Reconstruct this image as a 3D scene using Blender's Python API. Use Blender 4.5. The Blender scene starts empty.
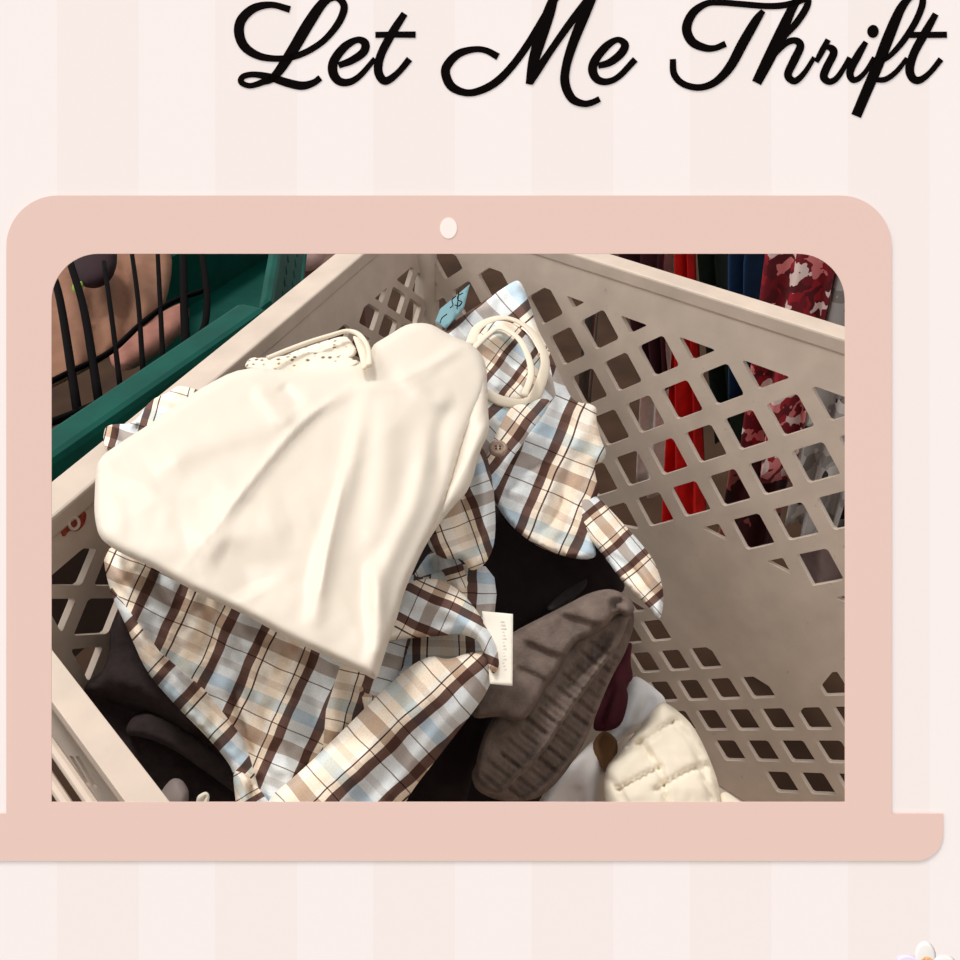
import bpy, bmesh, math, random
import numpy as np
from mathutils import Vector, Matrix, noise
from mathutils.geometry import delaunay_2d_cdt
random.seed(4)
C = bpy.context.scene.collection
S = bpy.context.scene

# ---------------------------------------------------------------- camera
FPX, TH, CZ = 900.0, math.radians(37.0), 1.55
CAM = np.array([0.0, 0.0, CZ])
FW = np.array([0, math.cos(TH), -math.sin(TH)])
UP = np.array([0, math.sin(TH), math.cos(TH)])
RT = np.array([1.0, 0, 0])
cd = bpy.data.cameras.new('camera'); cam = bpy.data.objects.new('camera', cd); C.objects.link(cam)
cd.sensor_width = 36; cd.lens = 36*FPX/960; cd.clip_start = .01
cam.location = CAM; cam.rotation_euler = (math.pi/2-TH, 0, 0)
S.camera = cam

# ---------------------------------------------------------------- light
W = bpy.data.worlds.new('world'); S.world = W; W.use_nodes = True
bg = W.node_tree.nodes['Background']; bg.inputs[0].default_value = (1, .98, .965, 1); bg.inputs[1].default_value = .78
def sun(name, d, e, ang, col):
    l = bpy.data.lights.new(name, 'SUN'); l.energy = e; l.angle = math.radians(ang); l.color = col
    o = bpy.data.objects.new(name, l); C.objects.link(o); o.location = (0, 1, 4)
    o.rotation_euler = Vector(d).to_track_quat('Z', 'Y').to_euler(); return o
sun('overhead_light', (-.25, .36, 1), 1.65, 12, (1, .965, .92))
sun('side_fill', (-.9, .15, .9), 1.4, 30, (1, .96, .92))  # second sun added from the left to brighten the cart's right wall
S.view_settings.view_transform = 'Standard'; S.view_settings.look = 'None'
S.view_settings.gamma = 1; S.view_settings.use_curve_mapping = False
S.view_settings.exposure = 0.0

# ---------------------------------------------------------------- projection helpers (measuring from the photo)
def ray(px, py): return FW*FPX + RT*(px-480) + UP*(480-py)
def at_depth(px, py, d): return CAM + ray(px, py)*(d/FPX)
def at_z(px, py, z):
    r = ray(px, py); return CAM + r*((z-CZ)/r[2])
def on_plane(px, py, p0, n):
    r = ray(px, py); return CAM + r*(np.dot(p0-CAM, n)/np.dot(r, n))
def unit(v): return v/np.linalg.norm(v)

# ---------------------------------------------------------------- materials
def lin(c): return tuple(((v/255)/12.92 if v/255 <= .04045 else ((v/255+.055)/1.055)**2.4) for v in c)+(1,)
def mat(name, col, rough=.8, noise_amt=0, nscale=60, bump=0, bscale=300, metal=0, sheen=0, spec=.3, detail=4):
    m = bpy.data.materials.new(name); m.use_nodes = True
    nt = m.node_tree; b = nt.nodes['Principled BSDF']
    b.inputs['Base Color'].default_value = lin(col); b.inputs['Roughness'].default_value = rough
    b.inputs['Metallic'].default_value = metal; b.inputs['Specular IOR Level'].default_value = spec
    if sheen: b.inputs['Sheen Weight'].default_value = sheen
    tc = nt.nodes.new('ShaderNodeTexCoord')
    if noise_amt:
        n = nt.nodes.new('ShaderNodeTexNoise'); n.inputs['Scale'].default_value = nscale; n.inputs['Detail'].default_value = detail
        nt.links.new(tc.outputs['Object'], n.inputs['Vector'])
        r = nt.nodes.new('ShaderNodeMapRange'); r.inputs[1].default_value = .3; r.inputs[2].default_value = .7
        r.inputs[3].default_value = 1-noise_amt; r.inputs[4].default_value = 1+noise_amt*.6
        nt.links.new(n.outputs['Fac'], r.inputs[0])
        mx = nt.nodes.new('ShaderNodeVectorMath'); mx.operation = 'SCALE'; mx.inputs[0].default_value = lin(col)[:3]
        nt.links.new(r.outputs[0], mx.inputs['Scale']); nt.links.new(mx.outputs[0], b.inputs['Base Color'])
    if bump:
        n = nt.nodes.new('ShaderNodeTexNoise'); n.inputs['Scale'].default_value = bscale; n.inputs['Detail'].default_value = 3
        nt.links.new(tc.outputs['Object'], n.inputs['Vector'])
        bp = nt.nodes.new('ShaderNodeBump'); bp.inputs['Strength'].default_value = bump; bp.inputs['Distance'].default_value = .004
        nt.links.new(n.outputs['Fac'], bp.inputs['Height']); nt.links.new(bp.outputs[0], b.inputs['Normal'])
    return m

def ramp(nt, stops, interp='CONSTANT'):
    r = nt.nodes.new('ShaderNodeValToRGB'); r.color_ramp.interpolation = interp
    e = r.color_ramp.elements
    while len(e) > 1: e.remove(e[-1])
    e[0].position = stops[0][0]; e[0].color = stops[0][1]
    for p, c in stops[1:]:
        k = e.new(p); k.color = c
    return r

def plaid_mat(name, warm=1.0):
    m = bpy.data.materials.new(name); m.use_nodes = True
    nt = m.node_tree; b = nt.nodes['Principled BSDF']; b.inputs['Roughness'].default_value = .92
    b.inputs['Specular IOR Level'].default_value = .15
    uv = nt.nodes.new('ShaderNodeUVMap'); uv.uv_map = 'UVMap'
    nz = nt.nodes.new('ShaderNodeTexNoise'); nz.inputs['Scale'].default_value = 2.2; nz.inputs['Detail'].default_value = 1
    nt.links.new(uv.outputs[0], nz.inputs['Vector'])
    sc = nt.nodes.new('ShaderNodeVectorMath'); sc.operation = 'MULTIPLY_ADD'; sc.inputs[1].default_value = (.07, .07, 0)
    nt.links.new(nz.outputs['Color'], sc.inputs[0]); nt.links.new(uv.outputs[0], sc.inputs[2])
    sep = nt.nodes.new('ShaderNodeSeparateXYZ'); nt.links.new(sc.outputs[0], sep.inputs[0])
    fu = nt.nodes.new('ShaderNodeMath'); fu.operation = 'FRACT'; nt.links.new(sep.outputs[0], fu.inputs[0])
    fv = nt.nodes.new('ShaderNodeMath'); fv.operation = 'FRACT'; nt.links.new(sep.outputs[1], fv.inputs[0])
    br, bl, cr, pe, th = lin((110, 84, 76)), lin((232, 238, 241)), lin((255, 248, 236)), lin((255, 240, 220)), lin((92, 68, 62))
    u = ramp(nt, [(0, br), (.105, bl), (.37, br), (.475, pe), (.545, th), (.563, cr), (.70, pe), (.86, cr), (.915, th), (.933, pe)])
    nt.links.new(fu.outputs[0], u.inputs[0])
    br2, gr, cr2 = lin((200, 184, 174)), lin((236, 230, 226)), lin((255, 254, 252))
    v = ramp(nt, [(0, br2), (.16, cr2), (.29, lin((130, 108, 100))), (.303, cr2), (.44, gr), (.52, cr2), (.62, lin((216, 232, 243))), (.76, cr2), (.87, lin((140, 118, 110))), (.882, cr2)])
    nt.links.new(fv.outputs[0], v.inputs[0])
    mx = nt.nodes.new('ShaderNodeMix'); mx.data_type = 'RGBA'; mx.blend_type = 'MULTIPLY'; mx.inputs[0].default_value = 1
    nt.links.new(u.outputs[0], mx.inputs[6]); nt.links.new(v.outputs[0], mx.inputs[7])
    wv = nt.nodes.new('ShaderNodeTexNoise'); wv.inputs['Scale'].default_value = 55; wv.inputs['Detail'].default_value = 3; nt.links.new(uv.outputs[0], wv.inputs['Vector'])
    wr = nt.nodes.new('ShaderNodeMapRange'); wr.inputs[1].default_value = .3; wr.inputs[2].default_value = .7; wr.inputs[3].default_value = .90; wr.inputs[4].default_value = 1.06
    nt.links.new(wv.outputs['Fac'], wr.inputs[0])
    ws = nt.nodes.new('ShaderNodeVectorMath'); ws.operation = 'SCALE'; nt.links.new(mx.outputs[2], ws.inputs[0]); nt.links.new(wr.outputs[0], ws.inputs['Scale'])
    nt.links.new(ws.outputs[0], b.inputs['Base Color'])
    n2 = nt.nodes.new('ShaderNodeTexNoise'); n2.inputs['Scale'].default_value = 90
    nt.links.new(uv.outputs[0], n2.inputs['Vector'])
    bp = nt.nodes.new('ShaderNodeBump'); bp.inputs['Strength'].default_value = .15; bp.inputs['Distance'].default_value = .003
    nt.links.new(n2.outputs['Fac'], bp.inputs['Height']); nt.links.new(bp.outputs[0], b.inputs['Normal'])
    return m

def print_mat(name, stops, scale=18, kind='voronoi'):
    m = bpy.data.materials.new(name); m.use_nodes = True
    nt = m.node_tree; b = nt.nodes['Principled BSDF']; b.inputs['Roughness'].default_value = .85
    tc = nt.nodes.new('ShaderNodeTexCoord')
    nz = nt.nodes.new('ShaderNodeTexNoise'); nz.inputs['Scale'].default_value = scale*.6; nz.inputs['Detail'].default_value = 2
    nt.links.new(tc.outputs['Object'], nz.inputs['Vector'])
    ad = nt.nodes.new('ShaderNodeVectorMath'); ad.operation = 'MULTIPLY_ADD'; ad.inputs[1].default_value = (.06,)*3
    nt.links.new(nz.outputs['Color'], ad.inputs[0]); nt.links.new(tc.outputs['Object'], ad.inputs[2])
    if kind == 'voronoi':
        v = nt.nodes.new('ShaderNodeTexVoronoi'); v.inputs['Scale'].default_value = scale; out = v.outputs['Color']
        nt.links.new(ad.outputs[0], v.inputs['Vector'])
        s = nt.nodes.new('ShaderNodeSeparateColor'); nt.links.new(out, s.inputs[0]); out = s.outputs[0]
    elif kind == 'dots':
        v = nt.nodes.new('ShaderNodeTexVoronoi'); v.inputs['Scale'].default_value = scale; v.inputs['Randomness'].default_value = .55; out = v.outputs['Distance']
        nt.links.new(tc.outputs['Object'], v.inputs['Vector'])
    elif kind == 'wave':
        v = nt.nodes.new('ShaderNodeTexWave'); v.inputs['Scale'].default_value = scale; out = v.outputs['Fac']
        v.bands_direction = 'Z'; nt.links.new(tc.outputs['Object'], v.inputs['Vector'])
    else:
        v = nt.nodes.new('ShaderNodeTexNoise'); v.inputs['Scale'].default_value = scale; out = v.outputs['Fac']
        nt.links.new(tc.outputs['Object'], v.inputs['Vector'])
    r = ramp(nt, [(p, lin(c)) for p, c in stops]); nt.links.new(out, r.inputs[0])
    nt.links.new(r.outputs[0], b.inputs['Base Color'])
    return m

# ---------------------------------------------------------------- object helpers
def link(name, me, m, parent=None, loc=None):
    o = bpy.data.objects.new(name, me); C.objects.link(o)
    if m: me.materials.append(m)
    if parent: o.parent = parent
    return o
def mesh(name, verts, faces, m, parent=None, smooth=False, recalc=True):
    me = bpy.data.meshes.new(name)
    off = np.array(parent.location) if parent else None
    if off is None:
        off = np.mean(np.array(verts), axis=0)
    else:
        p = parent
        off = np.array([0.0, 0, 0])
        while p: off = off+np.array(p.location); p = p.parent
    me.from_pydata([tuple(np.array(v)-off) for v in verts], [], faces); me.update()
    bm = bmesh.new(); bm.from_mesh(me)
    if recalc: bmesh.ops.recalc_face_normals(bm, faces=bm.faces)
    for f in bm.faces: f.smooth = smooth
    bm.to_mesh(me); bm.free()
    o = link(name, me, m, parent)
    if not parent: o.location = off
    return o
def tag(o, label, cat, group=None):
    o['label'] = label; o['category'] = cat
    if group: o['group'] = group
    return o
def empty(name, loc, label=None, cat=None, group=None):
    o = bpy.data.objects.new(name, None); C.objects.link(o); o.location = tuple(loc); o.empty_display_size = .05
    if label: tag(o, label, cat, group)
    return o
def struct(o): o['kind'] = 'structure'; return o

def resample(pts, step, closed=True):
    P = [np.array(p, float) for p in pts]
    if closed: P = P+[P[0]]
    out = []
    for a, b in zip(P[:-1], P[1:]):
        n = max(1, int(round(np.linalg.norm(b-a)/step)))
        for k in range(n): out.append(a+(b-a)*k/n)
    if not closed: out.append(P[-1])
    return np.array(out)
def chaikin(pts, it=2, closed=True, w=.22):
    P = [np.array(p, float) for p in pts]
    for _ in range(it):
        Q = []
        n = len(P)
        rng = range(n) if closed else range(n-1)
        if not closed: Q.append(P[0])
        for i in rng:
            a, b = P[i], P[(i+1) % n]
            Q += [a+(b-a)*w, b+(a-b)*w]
        if not closed: Q.append(P[-1])
        P = Q
    return P
def catmull(pts, n=10, closed=False):
    P = [np.array(p, float) for p in pts]
    if not closed: P = [2*P[0]-P[1]]+P+[2*P[-1]-P[-2]]
    else: P = [P[-1]]+P+P[:2]
    out = []
    for i in range(1, len(P)-2):
        a, b, c, d = P[i-1:i+3]
        for k in range(n):
            t = k/n
            out.append(.5*(2*b+(c-a)*t+(2*a-5*b+4*c-d)*t*t+(3*b-a-3*c+d)*t**3))
    if not closed: out.append(P[-2])
    return np.array(out)
def poly_dist(Q, pts, closed=False):
    """distance and signed side of every row of Q to a polyline"""
    P = np.array(pts, float)
    if closed: P = np.vstack([P, P[:1]])
    best = np.full(len(Q), 1e9); side = np.zeros(len(Q)); tt = np.zeros(len(Q))
    L = np.concatenate([[0], np.cumsum(np.linalg.norm(np.diff(P, axis=0), axis=1))])
    for i in range(len(P)-1):
        a, b = P[i], P[i+1]; ab = b-a; l2 = max(ab@ab, 1e-9)
        t = np.clip(((Q-a)@ab)/l2, 0, 1)
        d = np.linalg.norm(Q-(a+t[:, None]*ab), axis=1)
        s = ab[0]*(Q[:, 1]-a[1])-ab[1]*(Q[:, 0]-a[0])
        k = d < best
        best[k] = d[k]; side[k] = np.sign(s[k]); tt[k] = (L[i]+t[k]*math.sqrt(l2))/L[-1]
    return best, side, tt
def inside(Q, pts):
    P = np.array(pts); r = np.zeros(len(Q), bool); j = len(P)-1
    for i in range(len(P)):
        a, b = P[i], P[j]
        c = ((a[1] > Q[:, 1]) != (b[1] > Q[:, 1])) & (Q[:, 0] < (b[0]-a[0])*(Q[:, 1]-a[1])/(b[1]-a[1]+1e-12)+a[0])
        r ^= c; j = i
    return r

WALLS = []   # planes (point, normal into the basket) that garments in the cart may not pass
def cloth(name, outline, zs, m, parent=None, roll=9, rollh=.012, thick=.012, folds=(), nz=(.0015, 26), uv=None, seams=(), res=4.0, it=2, clamp=True, bow=0.0):
    """A piece of cloth: outline and folds measured in photo pixels, laid on the plane through three
    measured heights zs, edges rolled over, folds raised, closed below with real thickness."""
    ol = resample(chaikin(outline, it), res)
    lo, hi = ol.min(0), ol.max(0)
    gx, gy = np.meshgrid(np.arange(lo[0], hi[0], res), np.arange(lo[1], hi[1], res*.87))
    gx = gx+(np.arange(gx.shape[0]) % 2)[:, None]*res*.5
    G = np.column_stack([gx.ravel(), gy.ravel()])
    G = G[inside(G, ol)]
    d, _, _ = poly_dist(G, ol, True); G = G[d > res*.55]
    # extra ring near the edge for a clean roll
    n0 = len(ol)
    ES = []; SP = np.zeros((0, 2))
    for pts, dang, off in seams:
        sp_ = resample(pts, res, False); dd, _, _ = poly_dist(sp_, ol, True)
        ok = inside(sp_, ol) & (dd > res*.5)
        b0 = n0+len(SP); keep = sp_[ok]; idx = np.cumsum(ok)-1
        ES += [(b0+idx[i], b0+idx[i+1]) for i in range(len(sp_)-1) if ok[i] and ok[i+1]]
        SP = np.vstack([SP, keep]); dg, _, _ = poly_dist(G, pts); G = G[dg > res*.5]
    V = [Vector(p) for p in np.vstack([ol, SP, G])]
    r = delaunay_2d_cdt(V, [(i, (i+1) % n0) for i in range(n0)]+[(int(a_), int(b_)) for a_, b_ in ES], [], 1, 1e-5)
    Q = np.array([tuple(v) for v in r[0]]); F = [tuple(f) for f in r[2]]
    ed, _, _ = poly_dist(Q, ol, True)
    # base depth plane (1/depth is affine in pixels)
    A = np.array([[x, y, 1] for x, y, z in zs]); bb = np.array([FPX/(np.dot(at_z(x, y, z)-CAM, FW)*FPX) for x, y, z in zs])
    k = np.linalg.solve(A, bb); inv = Q@k[:2]+k[2]; dep = 1/inv
    t = np.clip(ed/roll, 0, 1); h = -rollh*(1-np.sqrt(np.clip(1-(1-t)**2, 0, 1)))
    if bow:
        h = h+bow*np.clip(ed/ed.max(), 0, 1)**.6
    for f in folds:
        kind, pts, amp, w = f[:4]
        pl = catmull(pts, 8) if len(pts) > 2 else np.array(pts, float)
        dd, sd, tt = poly_dist(Q, pl)
        tap = np.clip(np.minimum(tt, 1-tt)*5+.15, 0, 1) if kind in 'rs' else 1.0
        if kind == 'r': h = h+amp*tap*np.exp(-(dd/w)**2)
        elif kind == 'R': h = h+amp*np.exp(-(dd/w)**2)
        elif kind in 'sS':
            x = dd*sd
            decay = f[4] if len(f) > 4 else w*6
            h = h+amp*tap/(1+np.exp(-np.clip(x/(w*.35), -40, 40)))*np.exp(-np.clip(x, 0, None)/decay)
    if nz[0]:
        h = h+np.array([nz[0]*noise.noise(Vector((x/nz[1], y/nz[1], len(name)*.7))) + nz[0]*.5*noise.noise(Vector((x/nz[1]*2.3, y/nz[1]*2.3, 3.1))) for x, y in Q])
    dep = dep-h
    bot = dep-np.where(ed < 1e-3, 0, 0)+thick
    R = np.array([ray(x, y) for x, y in Q])/FPX
    if clamp:
        for p0, n in WALLS:
            mx = np.dot(p0-CAM, n)/(R@n)
            mx = np.where(mx > 0, mx, 9)
            dep = np.minimum(dep, mx-.012-thick*.5); bot = np.minimum(bot, mx-.006)
            dep = np.minimum(dep, bot-.003)
    top = CAM+R*dep[:, None]; low = CAM+R*bot[:, None]
    n = len(Q)
    verts = list(top)+list(low)
    faces = [f for f in F]+[tuple(reversed([i+n for i in f])) for f in F]
    # boundary edges
    from collections import Counter
    cnt = {}
    for f in F:
        for a, b in zip(f, f[1:]+f[:1]):
            cnt[(a, b)] = 1
    for a, b in list(cnt):
        if (b, a) not in cnt: faces.append((b, a, a+n, b+n))
    o = mesh(name, verts, faces, m, parent, True)
    if uv:
        org, ang, per = uv
        def uvof(P, ang, off=(0, 0)):
            c, s = math.cos(math.radians(ang)), math.sin(math.radians(ang))
            x, y = (P[:, 0]-org[0])/per, (P[:, 1]-org[1])/per
            return np.column_stack([c*x+s*y+off[0], -s*x+c*y+off[1]])
        base = uvof(Q, ang)
        alts = [uvof(Q, ang+dang, off) for pts, dang, off in seams]
        me = o.data; lay = me.uv_layers.new(name='UVMap')
        for poly in me.polygons:
            ids = [me.loops[li].vertex_index % n for li in poly.loop_indices]
            s = -1; cq = np.mean(Q[ids], axis=0)[None]
            for si, (pts, dang, off) in enumerate(seams):
                if poly_dist(cq, pts)[1][0] > 0: s = si
            U = base if s < 0 else alts[s]
            for li, i in zip(poly.loop_indices, ids): lay.data[li].uv = U[i]
    return o

def plate(name, outer, holes, to3, thick_dir, m, parent=None):
    """flat plate with through holes: outer / holes are 2-D polygons, to3 maps 2-D to world, extruded along thick_dir"""
    vs, es = [], []
    for poly in [outer]+holes:
        b = len(vs); vs += [Vector(p) for p in poly]; es += [(b+i, b+(i+1) % len(poly)) for i in range(len(poly))]
    r = delaunay_2d_cdt(vs, es, [], 1, 1e-7)
    Q = [tuple(v) for v in r[0]]; F = [tuple(f) for f in r[2]]
    if holes:
        cc = np.array([np.mean([Q[i] for i in f], axis=0) for f in F]); bad = np.zeros(len(F), bool)
        for hpoly in holes: bad |= inside(cc, hpoly)
        F = [f for f, k in zip(F, bad) if not k]
    n = len(Q); T = [to3(*q) for q in Q]
    verts = T+[t+thick_dir for t in T]
    faces = list(F)+[tuple(reversed([i+n for i in f])) for f in F]
    E = set()
    for f in F:
        for a, b in zip(f, f[1:]+f[:1]): E.add((a, b))
    for a, b in E:
        if (b, a) not in E: faces.append((b, a, a+n, b+n))
    return mesh(name, verts, faces, m, parent)

def box3(o, x, y, z):
    """8 corners from origin and three edge vectors"""
    o, x, y, z = map(np.array, (o, x, y, z))
    v = [o, o+x, o+x+y, o+y, o+z, o+x+z, o+x+y+z, o+y+z]
    return v, [(0, 3, 2, 1), (4, 5, 6, 7), (0, 1, 5, 4), (1, 2, 6, 5), (2, 3, 7, 6), (3, 0, 4, 7)]
def bevel(o, w=.003, seg=2):
    b = o.modifiers.new('bevel', 'BEVEL'); b.width = w; b.segments = seg; b.limit_method = 'ANGLE'; b.angle_limit = math.radians(50)
    return o
def bar(name, o, x, y, z, m, parent=None, w=.003):
    v, f = box3(o, x, y, z); return bevel(mesh(name, v, f, m, parent), w)
def tube_data(pts, r, n=10, closed=False, flat=1.0):
    P = [np.array(p, float) for p in pts]; N = len(P)
    verts, faces = [], []
    rr = r if hasattr(r, '__len__') else [r]*N
    prev = None
    for i, p in enumerate(P):
        t = unit((P[(i+1) % N] if closed or i < N-1 else P[i])-(P[i-1] if closed or i > 0 else P[i]))
        if prev is None:
            a = np.cross(t, [0, 0, 1]); a = np.array([1.0, 0, 0]) if np.linalg.norm(a) < .1 else unit(a)
        else: a = unit(prev-t*np.dot(prev, t))
        prev = a; b = np.cross(t, a)
        for k in range(n):
            q = 2*math.pi*k/n; verts.append(p+rr[i]*(a*math.cos(q)+b*math.sin(q)*flat))
    for i in range(N if closed else N-1):
        j = (i+1) % N
        for k in range(n): faces.append((i*n+k, i*n+(k+1) % n, j*n+(k+1) % n, j*n+k))
    if not closed:
        faces.append(tuple(range(n))[::-1]); faces.append(tuple((N-1)*n+k for k in range(n)))
    return verts, faces
def tube(name, pts, r, m, parent=None, n=10, closed=False, flat=1.0):
    v, f = tube_data(pts, r, n, closed, flat); return mesh(name, v, f, m, parent, True)
def clip(poly, a, b):
    """keep the part of poly on the left of the directed line a->b (2-D)"""
    out = []
    s = lambda p: (b[0]-a[0])*(p[1]-a[1])-(b[1]-a[1])*(p[0]-a[0])
    for i in range(len(poly)):
        p, q = poly[i], poly[(i+1) % len(poly)]; sp, sq = s(p), s(q)
        if sp >= 0: out.append(p)
        if (sp > 0 and sq < 0) or (sp < 0 and sq > 0):
            t = sp/(sp-sq); out.append((p[0]+(q[0]-p[0])*t, p[1]+(q[1]-p[1])*t))
    return out
def area(p): return abs(sum(p[i][0]*p[(i+1) % len(p)][1]-p[(i+1) % len(p)][0]*p[i][1] for i in range(len(p))))/2
def dedup(p, e=1e-4):
    o = []
    for q in p:
        if not o or math.dist(q, o[-1]) > e: o.append(q)
    while len(o) > 1 and math.dist(o[0], o[-1]) < e: o.pop()
    return o
def rounded(poly, w=.07): return [tuple(p) for p in chaikin(poly, 2, True, w)]

# ================================================================ STRUCTURE
M_floor = mat('shop_floor', (58, 40, 28), .8, .35, 7, spec=.1)
fl = plate('floor', [(-3, -2), (3, -2), (3, 4), (-3, 4)], [], lambda x, y: np.array([x, y, 0.0]), np.array([0, 0, -.03]), M_floor); struct(fl)

# ---- the striped display wall, standing on the floor and leaning over the cart
DB = .33
BO = CAM+FW*DB
K = DB/FPX
def bd(px, py, lift=0.0): return BO+RT*(px-480)*K+UP*(480-py)*K-FW*lift
def board_obj(o):   # keep the board's own axes for its pattern
    return o
M_wall = bpy.data.materials.new('striped_wallpaper'); M_wall.use_nodes = True
nt = M_wall.node_tree; b = nt.nodes['Principled BSDF']; b.inputs['Roughness'].default_value = .9; b.inputs['Specular IOR Level'].default_value = .1
tc = nt.nodes.new('ShaderNodeTexCoord'); sp = nt.nodes.new('ShaderNodeSeparateXYZ'); nt.links.new(tc.outputs['Object'], sp.inputs[0])
ma = nt.nodes.new('ShaderNodeMath'); ma.operation = 'MULTIPLY_ADD'; ma.inputs[1].default_value = 1/(158.2*K); ma.inputs[2].default_value = (480-57)/158.2+10
nt.links.new(sp.outputs[0], ma.inputs[0]); fr = nt.nodes.new('ShaderNodeMath'); fr.operation = 'FRACT'; nt.links.new(ma.outputs[0], fr.inputs[0])
rp = ramp(nt, [(0, lin((243, 233, 230))), (.515, lin((246, 237, 235)))]); nt.links.new(fr.outputs[0], rp.inputs[0]); nt.links.new(rp.outputs[0], b.inputs['Base Color'])
def arc(cx, cy, r, a0, a1, n=14, ry=None):
    return [(cx+r*math.cos(math.radians(a0+(a1-a0)*i/n)), cy+(ry or r)*math.sin(math.radians(a0+(a1-a0)*i/n))) for i in range(n+1)]
def screen_poly(g=0):
    x0, x1, y0, y1, r = 52-g, 844.5+g, 254-g, 801.5+g, 47+g
    return [(x0, y1), (x0, y0+r)]+arc(x0+r, y0+r, r, 180, 270)[1:]+arc(x1-r, y0+r, r, 270, 360)+[(x1, y1)]
th_w = .005
ybot = 480+(BO[2])/UP[2]/K
wall = plate('wall_front', [(-420, -110), (1380, -110), (1380, ybot), (-420, ybot)], [screen_poly(9)],
             lambda x, y: bd(x, y), FW*th_w, M_wall)
# re-centre its origin on the board so that the stripes follow the wall itself
def recenter(o, loc):
    d = np.array(o.location)-np.array(loc)
    for v in o.data.vertices: v.co = v.co+Vector(d)
    o.location = tuple(loc)
recenter(wall, BO); struct(wall)

M_pink = mat('laptop_pink', (230, 199, 188), .8, spec=.1)
lap = empty('laptop', bd(449, 860, .0005), 'flat dusty pink laptop shape on the striped wall, the cart seen through its screen', 'laptop')
lid_out = [(7, 813)]+[(7, 250)]+arc(58, 247, 51, 180, 270)[1:]+arc(840, 247, 51, 270, 360)+[(891, 813)]
plate('lid', lid_out, [screen_poly(0)], lambda x, y: bd(x, y, .0005), FW*.0003, M_pink, lap)
base = [(-45, 813), (942.5, 813)]+arc(915, 833, 27.5, 0, 90)+arc(-17, 833, 27.5, 90, 180)
plate('base', base, [], lambda x, y: bd(x, y, .0005), FW*.0003, M_pink, lap)
M_dot = mat('webcam_white', (248, 238, 232), .6)
wc = plate('webcam', arc(448.5, 228.5, 8.5, 0, 345, 23, 10.5), [], lambda x, y: bd(x, y, .00065), FW*.00015, M_dot, lap); wc['label'] = 'small white oval webcam'

# ---- script lettering
M_ink = mat('black_lettering', (8, 3, 3), .9, spec=.05)
let = empty('script_lettering', bd(585, 60), 'black brush script lettering reading Let Me Thrift above the laptop', 'lettering')
def stroke(pts, n=10):
    """list of (x, y, half width) -> ribbon polygon strip"""
    P = catmull(pts, n); V = []
    L = []
    for i in range(len(P)):
        t = P[min(i+1, len(P)-1)][:2]-P[max(i-1, 0)][:2]; t = t/max(np.linalg.norm(t), 1e-6)
        nn = np.array([-t[1], t[0]]); L.append((P[i][:2]+nn*P[i][2], P[i][:2]-nn*P[i][2]))
    return L
def letter(strokes, dots=()):
    verts, faces = [], []
    for si, s in enumerate(strokes):
        L = stroke(s); b0 = len(verts); up = .00022+.00003*si
        for a, c in L:
            for q, l in ((a, up), (c, up), (a, 0), (c, 0)): verts.append(bd(q[0], q[1], l))
        for i in range(len(L)-1):
            k = b0+4*i
            faces += [(k, k+1, k+5, k+4), (k+2, k+6, k+7, k+3), (k, k+4, k+6, k+2), (k+1, k+3, k+7, k+5)]
        k = b0+4*(len(L)-1); faces += [(b0, b0+2, b0+3, b0+1), (k, k+1, k+3, k+2)]
    for cx, cy, rx, ry in dots:
        b0 = len(verts); A = arc(cx, cy, rx, 0, 345, 23, ry)
        verts += [bd(x, y, .00025) for x, y in A]+[bd(x, y, 0) for x, y in A]; n = len(A)
        faces += [tuple(b0+i for i in range(n)), tuple(b0+n+i for i in range(n))[::-1]]+[(b0+i, b0+(i+1) % n, b0+n+(i+1) % n, b0+n+i) for i in range(n)]
    return mesh('letter', verts, faces, M_ink, let)
def tr(ox, oy, s, pts): return [(ox+x/s, oy+y/s, w/s) for x, y, w in pts]
a = lambda p: tr(225, 0, 4.8, p)
letter([a([(312, 46, 16), (225, 24, 15), (140, 40, 20), (80, 95, 23), (68, 160, 24), (95, 225, 22), (160, 268, 18), (240, 282, 15), (320, 275, 15), (400, 245, 15), (480, 190, 15), (545, 110, 17), (572, 40, 18), (555, 0, 17), (520, -12, 16), (470, 15, 22), (400, 115, 27), (320, 250, 26), (240, 365, 20), (180, 395, 15), (120, 412, 13), (78, 395, 14), (88, 368, 14), (140, 358, 14), (220, 372, 18), (300, 398, 20), (370, 412, 20), (425, 398, 16), (458, 374, 15)])])
letter([a([(545, 315, 14), (610, 290, 18), (665, 250, 20), (672, 208, 20), (635, 192, 15), (575, 225, 20), (525, 290, 22), (518, 345, 23), (545, 388, 20), (595, 395, 17), (650, 362, 14), (720, 282, 12)])])
letter([a([(862, 66, 16), (805, 155, 20), (750, 260, 20), (735, 335, 21), (755, 382, 20), (785, 385, 18), (835, 345, 15), (886, 284, 16)]), a([(722, 168, 14), (800, 167, 14), (915, 167, 15)])])
a = lambda p: tr(435, 0, 4.57, p)
letter([a([(288, 260, 16), (235, 232, 14), (180, 226, 14), (110, 245, 18), (62, 290, 20), (48, 335, 21), (75, 395, 20), (140, 424, 16), (205, 415, 17), (280, 375, 18), (350, 305, 17), (420, 210, 17), (490, 95, 17), (560, -25, 17)]),
        a([(548, -25, 18), (520, 60, 27), (480, 180, 28), (450, 280, 24), (428, 385, 14)]), a([(436, 382, 12), (470, 320, 18), (530, 230, 16), (600, 130, 17), (660, 50, 18), (740, -50, 18)]),
        a([(732, -45, 20), (690, 50, 24), (630, 200, 22), (598, 310, 20), (595, 385, 21), (625, 450, 19), (675, 474, 15), (715, 470, 14), (752, 453, 13)])])
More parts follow.
